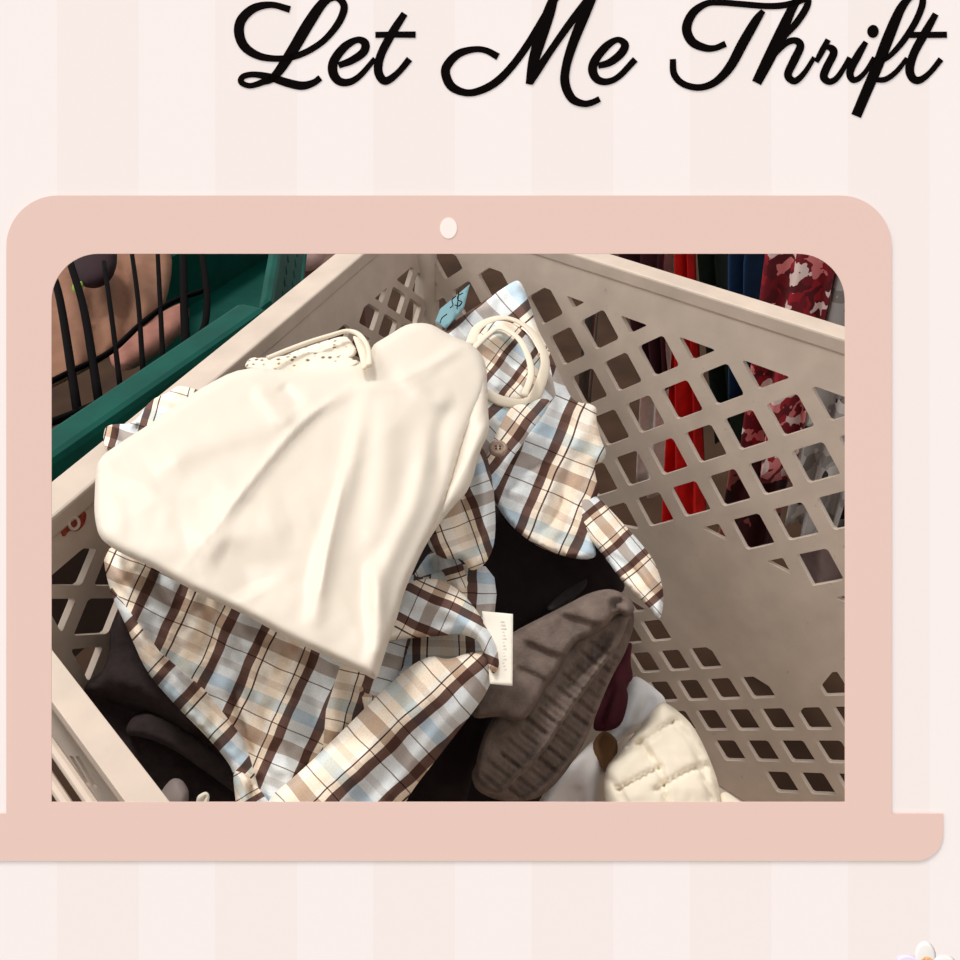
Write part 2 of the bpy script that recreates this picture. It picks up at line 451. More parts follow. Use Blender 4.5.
letter([a([(745, 302, 13), (800, 285, 17), (850, 245, 19), (868, 205, 18), (835, 182, 13), (785, 210, 18), (735, 270, 20), (720, 320, 21), (740, 362, 18), (785, 374, 15), (840, 350, 14), (915, 272, 15)])])
a = lambda p: tr(660, 0, 5.647, p)
letter([a([(370, 248, 18), (310, 272, 17), (250, 270, 21), (180, 235, 25), (150, 160, 27), (185, 75, 24), (260, 22, 18), (340, 15, 17), (460, 24, 17), (600, 35, 17), (700, 30, 18), (790, 5, 18), (850, -30, 18)]),
        a([(582, 62, 15), (540, 120, 25), (470, 240, 29), (400, 370, 27), (330, 450, 22), (260, 488, 19), (190, 493, 18), (120, 468, 18), (78, 415, 19), (72, 335, 17)])])
letter([a([(790, -30, 22), (740, 60, 26), (690, 170, 32), (620, 320, 34), (545, 468, 28)]), a([(660, 285, 15), (700, 210, 17), (770, 130, 20), (825, 45, 20), (835, -10, 17), (800, -30, 15)]),
        a([(600, 390, 16), (640, 315, 17), (710, 245, 18), (765, 230, 18), (792, 262, 22), (755, 345, 24), (722, 420, 22), (745, 455, 19), (775, 452, 18), (820, 405, 15), (870, 325, 13)])])
a = lambda p: tr(790, 0, 5.647, p)
letter([a([(148, 350, 14), (180, 290, 18), (215, 225, 16)]), a([(205, 265, 12), (235, 275, 20), (245, 305, 22), (205, 385, 23), (190, 435, 22), (220, 462, 18), (260, 445, 17), (300, 390, 15), (335, 325, 13)])])
letter([a([(428, 238, 15), (385, 310, 22), (340, 400, 22), (350, 448, 18), (385, 445, 16), (430, 400, 14), (475, 325, 13)])], [(790+468/5.647, 178/5.647, 32/5.647, 36/5.647)])
letter([a([(373, 655, 29), (430, 520, 30), (490, 380, 31), (560, 200, 32), (625, 50, 26), (685, -20, 18), (735, -30, 17), (748, 20, 19), (710, 120, 19), (640, 230, 18), (570, 310, 15), (520, 345, 13)]), a([(485, 452, 14), (540, 448, 16), (600, 405, 15), (660, 330, 13)])])
letter([a([(822, 80, 18), (760, 190, 24), (700, 300, 24), (675, 390, 25), (695, 445, 22), (735, 452, 20), (790, 410, 16), (852, 335, 17)]), a([(665, 198, 17), (760, 198, 17), (885, 197, 17)])])

# ---- flower at the lower right corner of the wall
fw = empty('painted_flower', bd(925, 975), 'small white and lilac flower with orange centre at the bottom right of the wall', 'flower')
M_pw, M_pl, M_oc = mat('petal_white', (238, 234, 230), .8), mat('petal_lilac', (222, 212, 232), .8), mat('flower_orange', (226, 178, 130), .8, .3, 900)
def dome(name, cx, cy, rx, ry, ang, hgt, m, parent):
    c, s = math.cos(ang), math.sin(ang); v, f = [], []
    rings = 4; n = 20
    for r in range(rings+1):
        q = 1-r/rings
        for k in range(n):
            t = 2*math.pi*k/n; x, y = rx*q*math.cos(t), ry*q*math.sin(t)
            v.append(bd(cx+c*x-s*y, cy+s*x+c*y, hgt*(1-q*q)+.0001))
    for r in range(rings):
        for k in range(n): f.append((r*n+k, r*n+(k+1) % n, (r+1)*n+(k+1) % n, (r+1)*n+k))
    f.append(tuple(range(n)))
    return mesh(name, v, f, m, parent, True)
for i, (ang, m) in enumerate([(-90, M_pw), (-25, M_pw), (40, M_pl), (90, M_pw), (150, M_pw), (208, M_pl)]):
    t = math.radians(ang); dome('petal', 925+16*math.cos(t), 974+16*math.sin(t), 17, 11, t, .0004+.00005*i, m, fw)
dome('flower_centre', 926, 967, 9, 14, 0, .0012, M_oc, fw)

# ================================================================ GREY SHOPPING CART
ZR = 1.10
M_cart = mat('cart_grey_plastic', (203, 187, 172), .55, .10, 26, bump=.05, bscale=180, spec=.35)
nt = M_cart.node_tree; b = nt.nodes['Principled BSDF']; src = b.inputs['Base Color'].links[0].from_socket
tc = nt.nodes.new('ShaderNodeTexCoord'); n1 = nt.nodes.new('ShaderNodeTexNoise'); n1.inputs['Scale'].default_value = 85; n1.inputs['Detail'].default_value = 6; n1.inputs['Roughness'].default_value = .7
nt.links.new(tc.outputs['Object'], n1.inputs['Vector'])
mr = nt.nodes.new('ShaderNodeMapRange'); mr.inputs[1].default_value = .66; mr.inputs[2].default_value = .74; mr.inputs[3].default_value = 1; mr.inputs[4].default_value = .62
nt.links.new(n1.outputs['Fac'], mr.inputs[0]); sc = nt.nodes.new('ShaderNodeVectorMath'); sc.operation = 'SCALE'
nt.links.new(src, sc.inputs[0]); nt.links.new(mr.outputs[0], sc.inputs['Scale']); nt.links.new(sc.outputs[0], b.inputs['Base Color'])
A_, B_, D_, C_ = [at_z(x, y, ZR) for x, y in ((420, 208), (-14, 577), (450, 1185), (1300, 488))]
cart = empty('shopping_cart', (np.mean([A_[0], B_[0], D_[0], C_[0]]), np.mean([A_[1], B_[1], D_[1], C_[1]]), 0),
             'large pale grey plastic shopping cart with diamond lattice sides, heaped with clothes', 'shopping cart')
DRAFT = math.radians(9)
class Wall:
    def __init__(s, p0, p1, cen, draft=DRAFT):
        s.p0 = p0; s.u = unit(p1-p0); s.L = np.linalg.norm(p1-p0)
        inn = np.array([-s.u[1], s.u[0], 0]); inn = inn if np.dot(cen-p0, inn) > 0 else -inn
        s.inn = inn; s.dn = unit(np.array([0, 0, -1.0])+inn*math.tan(draft))
        s.n = unit(np.cross(s.u, s.dn)); s.n = s.n if np.dot(s.n, inn) > 0 else -s.n
    def uv(s, px, py):
        q = on_plane(px, py, s.p0, s.n)-s.p0; return (np.dot(q, s.u), np.dot(q, s.dn))
    def to3(s, x, y): return s.p0+s.u*x+s.dn*y
cen = (A_+B_+C_+D_)/4
WR, WL, WN, WF = Wall(A_, C_, cen), Wall(A_, B_, cen), Wall(B_, D_, cen, 0.02), Wall(D_, C_, cen, 0.02)
HB = WR.uv(752, 806)[1]          # depth of the basket along its side
ZB = WR.to3(0, HB)[2]
print('basket', A_, B_, C_, D_, 'depth', HB, 'zb', ZB)
WALLS += [(WR.p0, WR.n), (WL.p0, WL.n)]

def fit(wall, obs):
    X = np.array([[1, i, j] for i, j, _, _ in obs], float); Y = np.array([wall.uv(px, py) for _, _, px, py in obs])
    k, *_ = np.linalg.lstsq(X, Y, rcond=None); return k
up_obs = [(0, 0, 684, 402), (-1, -1, 620, 373), (0, -1, 658, 355), (-1, 0, 647, 416), (1, 0, 723, 385), (1, 1, 748, 432), (0, 1, 707, 444), (2, 1, 792, 416), (-1, 1, 669, 458),
          (1, 2, 771, 475), (2, 2, 816, 464), (0, 2, 730, 487), (-1, 2, 691, 496), (-2, 2, 654, 509), (2, 3, 838, 511), (1, 3, 794, 521), (0, 3, 750, 532), (1, 4, 817, 563),
          (-1, -2, 597, 327), (-2, -2, 565, 346), (-2, -1, 589, 388), (-2, 0, 613, 430), (-2, 1, 634, 471), (-2, -3, 543, 302)]
lo_obs = [(0, 0, 724, 691), (1, 0, 758, 687), (-1, 0, 694, 691), (-1, 1, 713, 722), (0, 1, 744, 720), (1, 1, 779, 719), (2, 1, 815, 719), (-1, 2, 730, 752), (0, 2, 763, 752),
          (1, 2, 796, 752), (0, 3, 782, 781), (1, 3, 815, 781), (0, -1, 705, 659), (-1, -1, 676, 659), (-2, -1, 644, 661), (-1, -2, 654, 630)]
ku, kl = fit(WR, up_obs), fit(WR, lo_obs)
for nm, k, ob in (('up', ku, up_obs), ('lo', kl, lo_obs)):
    e = [np.linalg.norm(np.array([1, i, j])@k-np.array(WR.uv(x, y))) for i, j, x, y in ob]; print(nm, k.round(4).tolist(), 'err', max(e))
def lattice(wall, k, f, I, J, clips, xr, amin):
    out = []
    for i in range(*I):
        for j in range(*J):
            c = np.array([1, i, j])@k
            p, q = k[1]*f/2, k[2]*f/2
            poly = [tuple(c-p-q), tuple(c+p-q), tuple(c+p+q), tuple(c-p+q)]
            if area(poly) == 0: continue
            full = area(poly)
            for cl in clips:
                r = cl(c)
                if r is None: continue
                if r == 'drop': poly = []; break
                poly = clip(poly, *r)
                if len(poly) < 3: break
            for (sx, keep) in ((xr[0], 1), (xr[1], -1)):
                if len(poly) >= 3:
                    poly = clip(poly, (sx, 1), (sx, 0)) if keep == 1 else clip(poly, (sx, 0), (sx, 1))
            poly = dedup(poly) if len(poly) >= 3 else []
            if len(poly) >= 3 and area(poly) > amin*full: out.append(rounded(poly))
    return out
def half(wall, p, q, inside_px):
    a, b, c = wall.uv(*p), wall.uv(*q), wall.uv(*inside_px)
    s = (b[0]-a[0])*(c[1]-a[1])-(b[1]-a[1])*(c[0]-a[0])
    return (a, b) if s > 0 else (b, a)
h_top = half(WR, (540, 286), (790, 377), (690, 450))
h_pan = half(WR, (702, 528), (844, 602), (720, 450)); h_pan0 = half(WR, (600, 522), (720, 545), (690, 450)); x_pan = WR.uv(676, 505)[0]        # holes above the plain panel
h_low = half(WR, (640, 606), (780, 693), (700, 760))        # holes below it
h_tip = half(WR, (800, 712), (850, 650), (850, 760))
h_bot = half(WR, (690, 795), (840, 796), (760, 700))
xmax = WR.L-.05
split = WR.uv(803, 705)[0]
vpan = WR.uv(720, 600)
holesR = lattice(WR, ku, .69, (-12, 22), (-8, 14), [lambda c: h_top, lambda c: h_pan if c[0] > x_pan else h_pan0], (.02, xmax), .1)
def lowclip(c): return h_low if c[0] < split else h_tip
holesR += lattice(WR, kl, .68, (-12, 24), (-10, 12), [lowclip, lambda c: h_low if c[0] < split else None], (.02, xmax), .12)
vb = HB-.035
holesR = [h for h in holesR if max(p[1] for p in h) < vb]
TW = .007
plate('side_panel', [(-.0, 0), (WR.L, 0), (WR.L, HB), (0, HB)], holesR, WR.to3, -WR.n*TW, M_cart, cart)
# left panel: bars measured near the visible end
xa, xb, xc = np.array(WL.uv(85, 592)), np.array(WL.uv(130, 592)), np.array(WL.uv(64, 643))
kleft = np.array([xa, xb-xa, xc-xa]); kleft[0] = xa+(kleft[1]+kleft[2])*.5
print('left', kleft.round(4).tolist())
h_l = half(WL, (52, 575), (340, 328), (200, 600))
holesL = lattice(WL, kleft, .74, (-30, 30), (-20, 20), [lambda c: h_l], (.03, WL.L-.03), .1)
holesL = [h for h in holesL if max(p[1] for p in h) < vb]
ep = plate('end_panel', [(0, 0), (WL.L, 0), (WL.L, HB), (0, HB)], holesL, WL.to3, -WL.n*TW, M_cart, cart)
def gen_holes(w):
    k = np.array([(0, .1), (.032, -.032), (.032, .032)]); o = []
    for i in range(-40, 40):
        for j in range(-40, 40):
            c = k[0]+k[1]*i+k[2]*j
            if .04 < c[0] < w.L-.04 and .1 < c[1] < HB-.05:
                p, q = k[1]*.31, k[2]*.31; o.append(rounded([tuple(c-p-q), tuple(c+p-q), tuple(c+p+q), tuple(c-p+q)]))
    return o
plate('seat_panel', [(0, 0), (WN.L, 0), (WN.L, HB), (0, HB)], gen_holes(WN), WN.to3, -WN.n*TW, M_cart, cart)
plate('side_panel', [(0, 0), (WF.L, 0), (WF.L, HB), (0, HB)], gen_holes(WF), WF.to3, -WF.n*TW, M_cart, cart)
# rims: a top flange with a turned down outer lip
def rim(w, wid, up=.006, e0=.0, e1=.0, lip=.03):
    o = w.p0-w.u*e0; x = w.u*(w.L+e0+e1); out = -w.inn
    prof = [(0.004, -.012), (.004, up), (-wid, up), (-wid, -lip), (-wid+.005, -lip), (-wid+.005, -.006), (-.008, -.012)]
    v, n = [], len(prof)
    for base in (o, o+x):
        for a, z in prof: v.append(base-out*a+np.array([0, 0, z]))
    f = [(i, (i+1) % n, n+(i+1) % n, n+i) for i in range(n)]+[tuple(range(n))[::-1], tuple(range(n, 2*n))]
    return bevel(mesh('rim', v, f, M_cart, cart), .003)
rim(WR, .026, e0=.02, e1=.02); rim(WL, .030, e0=.0, e1=.02); rim(WN, .014, lip=.012); rim(WF, .022, e1=.02)
# rounded inside corner post
cp = [A_+WR.u*.012+WL.u*.012+np.array([0, 0, -.004]), A_+(WR.dn+WL.dn)/2*HB+WR.u*.012+WL.u*.012]
tube('corner_post', [cp[0]+(cp[1]-cp[0])*t for t in np.linspace(0, .97, 8)], .016, M_cart, cart, 14)
# basket floor
bot = [w.to3(x, HB-.004) for w, x in ((WR, 0), (WR, WR.L), (WF, 0), (WL, WL.L))]
plate('basket_floor', [tuple(p[:2]) for p in (bot[0]+np.array([.02, 0, 0]), bot[1], D_, bot[3])], [], lambda x, y: np.array([x, y, ZB-.002]), np.array([0, 0, -.012]), M_cart, cart)
# slats of the seat flap outside the near rim
o_s, u_s = WN.p0, WN.u
for k, (o, dz) in enumerate(((.022, .012), (.032, .022), (.042, .034), (.052, .048), (.062, .064))):
    p = o_s-WN.inn*o+np.array([0, 0, -dz]); bar('slat', p, u_s*WN.L*.8, -WN.inn*.0065, np.array([0, 0, -.012]), M_cart, cart)
for t in (.1, .42, .75):
    p = o_s+u_s*WN.L*t-WN.inn*.03; bar('slat_support', p+np.array([0, 0, -.02]), u_s*.012, -WN.inn*.045, np.array([0, 0, -.05]), M_cart, cart)
# chassis and casters
M_metal = mat('dark_metal', (70, 66, 64), .4, metal=.8); M_rub = mat('black_rubber', (26, 24, 24), .7)
for q in (A_, B_, C_, D_):
    c = q+(cen-q)*.16
    tube('leg', [np.array([c[0], c[1], ZB-.01]), np.array([c[0], c[1], .12])], .014, M_metal, cart)
    w = tube('caster', [np.array([c[0]-.012, c[1], .05]), np.array([c[0]+.012, c[1], .05])], .05, M_rub, cart, 24)
def onw(w, px, py, l=.0): return on_plane(px, py, w.p0, w.n)+w.n*l
M_red = mat('red_sticker', (150, 58, 40), .7, .5, 300)
st = chaikin([(60, 530), (66, 517), (78, 510), (86, 512), (84, 524), (76, 532), (68, 530), (63, 538)], 2)
v = [onw(WL, *p, .0012) for p in st]+[onw(WL, *p, .0) for p in st]; n = len(st)
s_ = mesh('torn_sticker', v, [tuple(range(n)), tuple(range(n, 2*n))[::-1]]+[(i, (i+1) % n, n+(i+1) % n, n+i) for i in range(n)], M_red, cart); s_['label'] = 'torn red sticker remains'
rv = tube('rivet', [onw(WL, 72+5*math.cos(t), 523+6*math.sin(t), .002) for t in np.linspace(0, 2*math.pi, 17)[:-1]], .0014, M_cart, cart, 8, True)

# ================================================================ GREEN CART BEHIND
M_teal = mat('teal_plastic', (4, 74, 64), .6, .25, 18, spec=.12)
M_wire = mat('black_wire', (6, 4, 4), .7, spec=.03)
ZG = 1.05
g0, g1, g2 = at_z(-60, 528, ZG), at_z(262, 306, ZG), at_z(283, 190, ZG)
gu = unit(g1-g0); gv = unit(g2-g1)
gin = np.array([-gu[1], gu[0], 0]); gin = gin if np.dot(g2-g1, gin) > 0 else -gin
gc = empty('green_cart', ((g0+g1)/2+gin*.25)*np.array([1, 1, 0]), 'dark teal plastic cart with black wire rack behind the grey cart', 'shopping cart')
wid = np.linalg.norm(at_z(52, 465, ZG)-at_z(52, 427, ZG))*.62
LG = np.linalg.norm(g1-g0)
bar('rim', g0-gin*wid*.2, gu*LG, gin*wid, np.array([0, 0, -.05]), M_teal, gc, .008)
g2 = g1+gv*.80; LV = .80
bar('rim', g1-gu*.012, gv*LV, gu*.034, np.array([0, 0, -.05]), M_teal, gc, .008)
plate('side_panel', [(0, 0), (LG, 0), (LG, .15), (0, .15)], [], lambda x, y: g0+gu*x+gin*.004+np.array([0, 0, -.04-y]), gin*.008, M_teal, gc)
slots = []
for i in range(12):
    for j in range(2):
        x, y = .03+i*.045+.018*(j % 2), .05+j*.055
        if x+.03 < LV: slots.append([(x, y), (x+.022, y+.006), (x+.022, y+.020), (x, y+.014)])
bar('bumper_and_gap', g0-gin*(wid*.2+.001)+np.array([0, 0, -.058]), gu*LG*.97, gin*.012, np.array([0, 0, -.17]), mat('bumper_gap_brown', (58, 44, 40), .6), gc, .005)  # bumper bar deepened into a dark plate, standing for the dark gap below
plate('end_panel', [(0, 0), (LV, 0), (LV, .17), (0, .17)], slots, lambda x, y: g1-gu*.008+gv*x+np.array([0, 0, -.03-y]), gu*.008, M_teal, gc)
fa = [g0+gin*.01, g1+gin*.0, g1+gv*LV, g0+gv*LV]
plate('basket_floor', [tuple(p[:2]) for p in fa], [], lambda x, y: np.array([x, y, ZG-.22]), np.array([0, 0, -.012]), M_teal, gc)
plate('side_panel', [(0, 0), (LG, 0), (LG, .125), (0, .125)], [], lambda x, y: g0+gv*LV+gu*x+np.array([0, 0, -y-.12]), gin*.008, M_teal, gc)
for p in (g0+gin*.1, g1-gu*.08+gin*.1, g0+gv*LV*.85, g1-gu*.08+gv*LV*.85):
    tube('leg', [np.array([p[0], p[1], ZG-.3]), np.array([p[0], p[1], .08])], .014, M_metal, gc)
    tube('caster', [np.array([p[0]-.012, p[1], .05]), np.array([p[0]+.012, p[1], .05])], .05, M_rub, gc, 24)
WZ = ZG-.01
wires = [([(48, 262), (60, 300), (78, 415)], .0048), ([(70, 262), (84, 310), (99, 402)], .0048), ([(104, 262), (112, 320), (120, 385)], .003), ([(130, 240), (138, 300), (143, 372)], .003),
         ([(157, 240), (160, 300), (163, 362)], .003), ([(183, 240), (184, 300), (186, 348)], .0052),
         ([(30, 392), (70, 372), (110, 352), (140, 325), (170, 303), (205, 290)], .0034), ([(30, 430), (78, 412), (130, 388), (186, 350), (203, 330), (207, 300), (203, 262), (200, 230)], .0044)]
for pts, r in wires:
    P = catmull([at_z(x, y, WZ-.0) for x, y in pts], 6); tube('wire', P, r, M_wire, gc, 8)
# brown clothes lying in the green cart
M_brown = mat('brown_suede', (134, 96, 76), .95, .15, 30, bump=.1, bscale=150)
M_rose = mat('dusty_rose_knit', (158, 108, 94), .95, .15, 40, bump=.1, bscale=200)
M_plum = mat('dark_plum_cloth', (44, 24, 30), .9)
t = cloth('brown_coat', [(20, 200), (150, 190), (175, 255), (165, 310), (140, 335), (105, 360), (60, 385), (10, 405), (0, 300)], [(40, 255, .97), (180, 255, .97), (60, 380, .95)], M_brown,
          folds=[('r', [(60, 255), (75, 320), (82, 380)], .02, 9), ('r', [(100, 250), (108, 310), (110, 350)], .02, 10), ('r', [(135, 250), (145, 300), (135, 330)], .025, 9), ('r', [(90, 240), (92, 300), (97, 370)], -.018, 5), ('r', [(122, 250), (128, 300), (125, 345)], -.02, 5)],
          thick=.05, rollh=.03, roll=14, clamp=False, res=5)
tag(t, 'tan brown coat lying folded inside the teal cart', 'coat')
t = cloth('rose_sweater', [(108, 350), (135, 330), (168, 308), (188, 300), (190, 325), (165, 350), (130, 372), (112, 368)], [(110, 350, .97), (185, 305, .955), (140, 370, .96)], M_rose,
          folds=[('r', [(118, 362), (150, 340), (182, 318)], .015, 9)], thick=.012, rollh=.022, roll=12, clamp=False, res=4)
tag(t, 'dusty rose sweater tucked against the brown coat in the teal cart', 'sweater')
t = cloth('plum_garment', [(72, 232), (115, 232), (118, 262), (112, 280), (98, 289), (82, 287), (72, 270)], [(70, 255, 1.028), (115, 255, 1.028), (95, 288, 1.008)], M_plum, thick=.018, rollh=.02, roll=14, clamp=False, bow=.012)
tag(t, 'dark plum rounded garment on top of the brown coat', 'garment')
t = cloth('green_tag', [(72, 284), (82, 280), (84, 288), (78, 294), (72, 291)], [(72, 284, 1.01), (84, 284, 1.01), (78, 294, 1.0)], mat('lime_green', (136, 170, 66), .7), thick=.004, roll=3, rollh=.003, clamp=False, res=2)
tag(t, 'small lime green tag beneath the plum garment', 'tag')
t = cloth('pink_blanket', [(270, 225), (335, 225), (325, 262), (312, 271), (298, 272), (284, 262), (276, 262)], [(270, 255, .7), (330, 255, .7), (300, 275, .66)], mat('pale_pink_fleece', (196, 160, 152), .95, .15, 30),
          folds=[('r', [(285, 240), (300, 268)], .02, 8)], thick=.06, rollh=.03, roll=10, clamp=False)
# its support: a low dark crate standing on the floor
tag(t, 'pale pink fleece bundle beyond the far rim between the two carts', 'blanket')
pc = at_z(302, 248, .64)
cr = bar('storage_crate', pc+np.array([-.16, -.10, -.64]), np.array([.32, 0, 0]), np.array([0, .32, 0]), np.array([0, 0, .63]), mat('brown_crate', (96, 66, 54), .7, .2, 12), None, .008)
tag(cr, 'brown box standing on the floor behind the corner of the grey cart', 'box')

# ================================================================ CLOTHES RACK WITH GARMENTS
OUT = -WR.inn
RK0 = WR.p0+OUT*.40
def rk(px, py, off=0.0):
    q = on_plane(px, py, RK0+OUT*off, WR.inn)-RK0; return np.dot(q, WR.u), q[2]+RK0[2]
ZRAIL = 1.86
M_chrome = mat('rack_steel', (150, 146, 142), .3, metal=.9)
rack = empty('clothes_rack', (RK0+WR.u*.9+OUT*.03)*np.array([1, 1, 0]), 'steel clothes rack with hanging garments behind the grey cart', 'clothes rack')
s0, s1 = .02, 1.9
pr = lambda s, z, off=.03: RK0+WR.u*s+OUT*off+np.array([0, 0, z-RK0[2]])
tube('rail', [pr(s0, ZRAIL), pr(s1, ZRAIL)], .013, M_chrome, rack, 14)
for s in (s0, s1):
    tube('post', [pr(s, .03), pr(s, ZRAIL)], .014, M_chrome, rack, 14)
    tube('foot', [pr(s, .02, -.2), pr(s, .02, .26)], .016, M_chrome, rack, 12)
def garment(name, top, hem, m, label, off, cat, freq=3, amp=.018, thick=.006, seed=0):
    (x0, x1, yt), (xb0, xb1, yb) = top, hem
    a0, zt = rk(x0, yt, off); a1, _ = rk(x1, yt, off); b0, zb = rk(xb0, yb, off); b1, _ = rk(xb1, yb, off)
    nu, nv = 40, 40; v = []
    for side in (0, 1):
        for j in range(nv+1):
            z = ZRAIL-.016+(zb-(ZRAIL-.016))*j/nv
            f = np.clip((z-zb)/(zt-zb), 0, 1.0)
            l, r = b0+(a0-b0)*f, b1+(a1-b1)*f
            sh = np.clip((ZRAIL-z)/.10, .12, 1); mid = (l+r)/2; l, r = mid+(l-mid)*sh, mid+(r-mid)*sh
            for i in range(nu+1):
                t = i/nu; s = l+(r-l)*t
                w = amp*math.sin(2*math.pi*freq*t+seed+.6*math.sin(3*z+seed))*(.35+.65*j/nv)+.4*amp*math.sin(9*t+5*z+seed*2)
                edge = -.016*(1-min(1, min(t, 1-t)*10))**2
                zz = z+(.012*math.sin(6*t+seed) if j == nv else 0)
                v.append(RK0+WR.u*s+OUT*(off+.03-w-edge+thick*side)+np.array([0, 0, zz-RK0[2]]))
    n = (nu+1)*(nv+1); F = []
    for j in range(nv):
        for i in range(nu):
            k = j*(nu+1)+i; q = (k, k+1, k+nu+2, k+nu+1); F.append(q); F.append(tuple(x+n for x in q[::-1]))
    bl = [i for i in range(nu+1)]+[j*(nu+1)+nu for j in range(1, nv+1)]+[nv*(nu+1)+i for i in range(nu-1, -1, -1)]+[j*(nu+1) for j in range(nv-1, 0, -1)]
    for p, q in zip(bl, bl[1:]+bl[:1]): F.append((q, p, p+n, q+n))
    return tag(mesh(name, v, F, m, None, True), label, cat, 'garments hanging on the rack')
cm = lambda n, c, r=.9: mat(n, c, r, .2, 40)
M_rprint = print_mat('red_white_print', [(0, (120, 14, 28)), (.40, (240, 214, 208)), (.58, (160, 24, 38)), (.74, (226, 130, 130)), (.84, (92, 10, 22))], 52)
M_gprint = print_mat('grey_white_print', [(0, (190, 184, 180)), (.5, (150, 142, 138)), (.6, (232, 228, 222)), (.88, (60, 50, 50))], 36)
M_bwprint = print_mat('black_white_print', [(0, (34, 26, 28)), (.4, (220, 216, 212)), (.62, (30, 22, 26)), (.82, (170, 162, 160))], 34)
M_dprint = print_mat('dark_red_print', [(0, (70, 14, 20)), (.6, (46, 22, 22)), (.82, (168, 90, 84))], 30)
garment('dress', (612, 652, 255), (636, 660, 390), cm('maroon_plum', (62, 22, 30)), 'dark plum dress hanging leftmost on the rack', .0, 'dress', 2, seed=1)
garment('shirt', (645, 668, 255), (628, 668, 490), cm('off_white_cotton', (226, 212, 204)), 'off white shirt hanging between the plum dress and the red shirt', .07, 'shirt', 2, seed=2)
garment('shirt', (664, 684, 255), (654, 700, 540), cm('bright_red_cotton', (214, 26, 22)), 'bright red long shirt on the rack showing through the lattice', .02, 'shirt', 2, seed=3)
garment('jacket', (686, 720, 255), (705, 736, 440), cm('dark_green_wool', (34, 46, 34)), 'dark green jacket hanging between the red shirt and the blue one', .08, 'jacket', 2, seed=4)
garment('shirt', (718, 756, 255), (722, 752, 404), cm('navy_blue_cotton', (32, 62, 98)), 'blue shirt hanging just left of the red floral blouse', .03, 'shirt', 2, seed=5)
garment('blouse', (752, 828, 255), (730, 786, 470), M_rprint, 'red and white printed blouse hanging at the upper right corner', -.04, 'blouse', 2, seed=6)
garment('blouse', (822, 905, 300), (776, 830, 535), M_gprint, 'pale grey printed blouse right of the red printed one', .01, 'blouse', 2, seed=7)
garment('dress', (735, 800, 400), (705, 765, 570), M_dprint, 'long dark red patterned dress hanging low behind the printed blouses', .13, 'dress', 2, seed=8)
garment('blouse', (850, 960, 390), (800, 880, 540), M_bwprint, 'black and white printed blouse hanging rightmost on the rack', .07, 'blouse', 3, seed=9)
garment('skirt', (800, 960, 480), (788, 940, 600), cm('dusty_grey_cloth', (150, 128, 124)), 'dusty grey skirt hanging lowest at the right behind the lattice', .18, 'skirt', 3, seed=10)

# ================================================================ CLOTHES IN THE CART
M_plaid = plaid_mat('brown_blue_plaid')
M_cream = mat('cream_satin', (226, 216, 201), .42, .03, 9, spec=.4)
M_lace = print_mat('cream_lace', [(0, (120, 98, 78)), (.24, (196, 180, 158)), (.32, (238, 228, 210))], 150, 'dots')
M_bind = mat('cream_binding', (228, 216, 196), .8)
M_black = mat('black_knit', (62, 53, 53), .95, .2, 120, bump=.25, bscale=500, spec=.15)
M_dark = mat('black_cotton', (42, 34, 35), .95, .15, 60, bump=.1, bscale=300, spec=.15)
M_grey = mat('washed_grey_denim', (120, 106, 98), .95, .3, 70, bump=.3, bscale=420, spec=.1)
M_maroon = mat('maroon_jersey', (68, 16, 28), .9, .15, 60)
M_white = mat('white_cotton', (246, 240, 238), .9, .05, 30)
M_quilt = mat('cream_quilted', (250, 240, 220), .8, .04, 30)
M_label = mat('label_white', (246, 240, 226), .8)

def things_base(px, py, z): return at_z(px, py, z)

# --- bottom layers first
u_ = cloth('black_garment', [(185, 690), (180, 610), (200, 560), (300, 500), (520, 500), (600, 570), (600, 650), (560, 760), (520, 840), (215, 860), (200, 780)],  # unseen filler added below so the gaps between the clothes stay dark
           [(110, 660, .80), (600, 640, .70), (350, 860, .74)], M_dark, thick=.10, rollh=.06, roll=30, res=9,
           folds=[('r', [(420, 700), (440, 780), (430, 850)], .02, 14), ('r', [(250, 640), (330, 800)], .02, 16)])
tag(u_, 'dark cloth filler added under the heap in the cart to keep its gaps dark', 'garment')
# black sweater at lower left
sw = empty('black_sweater', at_z(150, 730, .95), 'black knit sweater crumpled between the plaid shirt and the near rim', 'sweater')
cloth('body', [(78, 688), (108, 668), (110, 625), (122, 606), (160, 640), (220, 720), (262, 770), (262, 840), (190, 850), (150, 800), (110, 735)], [(90, 690, .99), (240, 760, .935), (160, 840, .91)], M_black, sw,
      folds=[('s', [(78, 690), (110, 698), (150, 715), (200, 748), (245, 790)], -.03, 4, 60), ('r', [(100, 672), (150, 690), (210, 735)], .012, 14)], rollh=.02, thick=.03)
cloth('collar', [(124, 735), (130, 718), (150, 710), (185, 726), (225, 760), (250, 790), (248, 803), (210, 775), (175, 750), (148, 738)], [(124, 735, .98), (245, 790, .94), (150, 712, .975)], M_black, sw, rollh=.012, roll=8, thick=.02)
M_zip = mat('pale_grey_nylon', (150, 138, 134), .6)
t = cloth('grey_scarf', [(154, 806), (163, 788), (172, 778), (182, 779), (190, 792), (186, 812), (160, 830)], [(160, 800, .985), (188, 800, .985), (175, 780, .99)], M_zip, rollh=.012, roll=8, thick=.014)
tag(t, 'small grey cloth tip poking up by the near rim', 'scarf')
t = cloth('plastic_clip', [(196, 800), (198, 795), (206, 791), (210, 795), (208, 806), (200, 812), (196, 808)], [(198, 800, 1.0), (208, 794, 1.0), (202, 810, .995)], M_label, roll=3, rollh=.004, thick=.008, res=1.5,
          folds=[('R', [(199, 806), (205, 797)], -.003, 1.2)])
tag(t, 'tiny white plastic clip on the black sweater', 'clip')

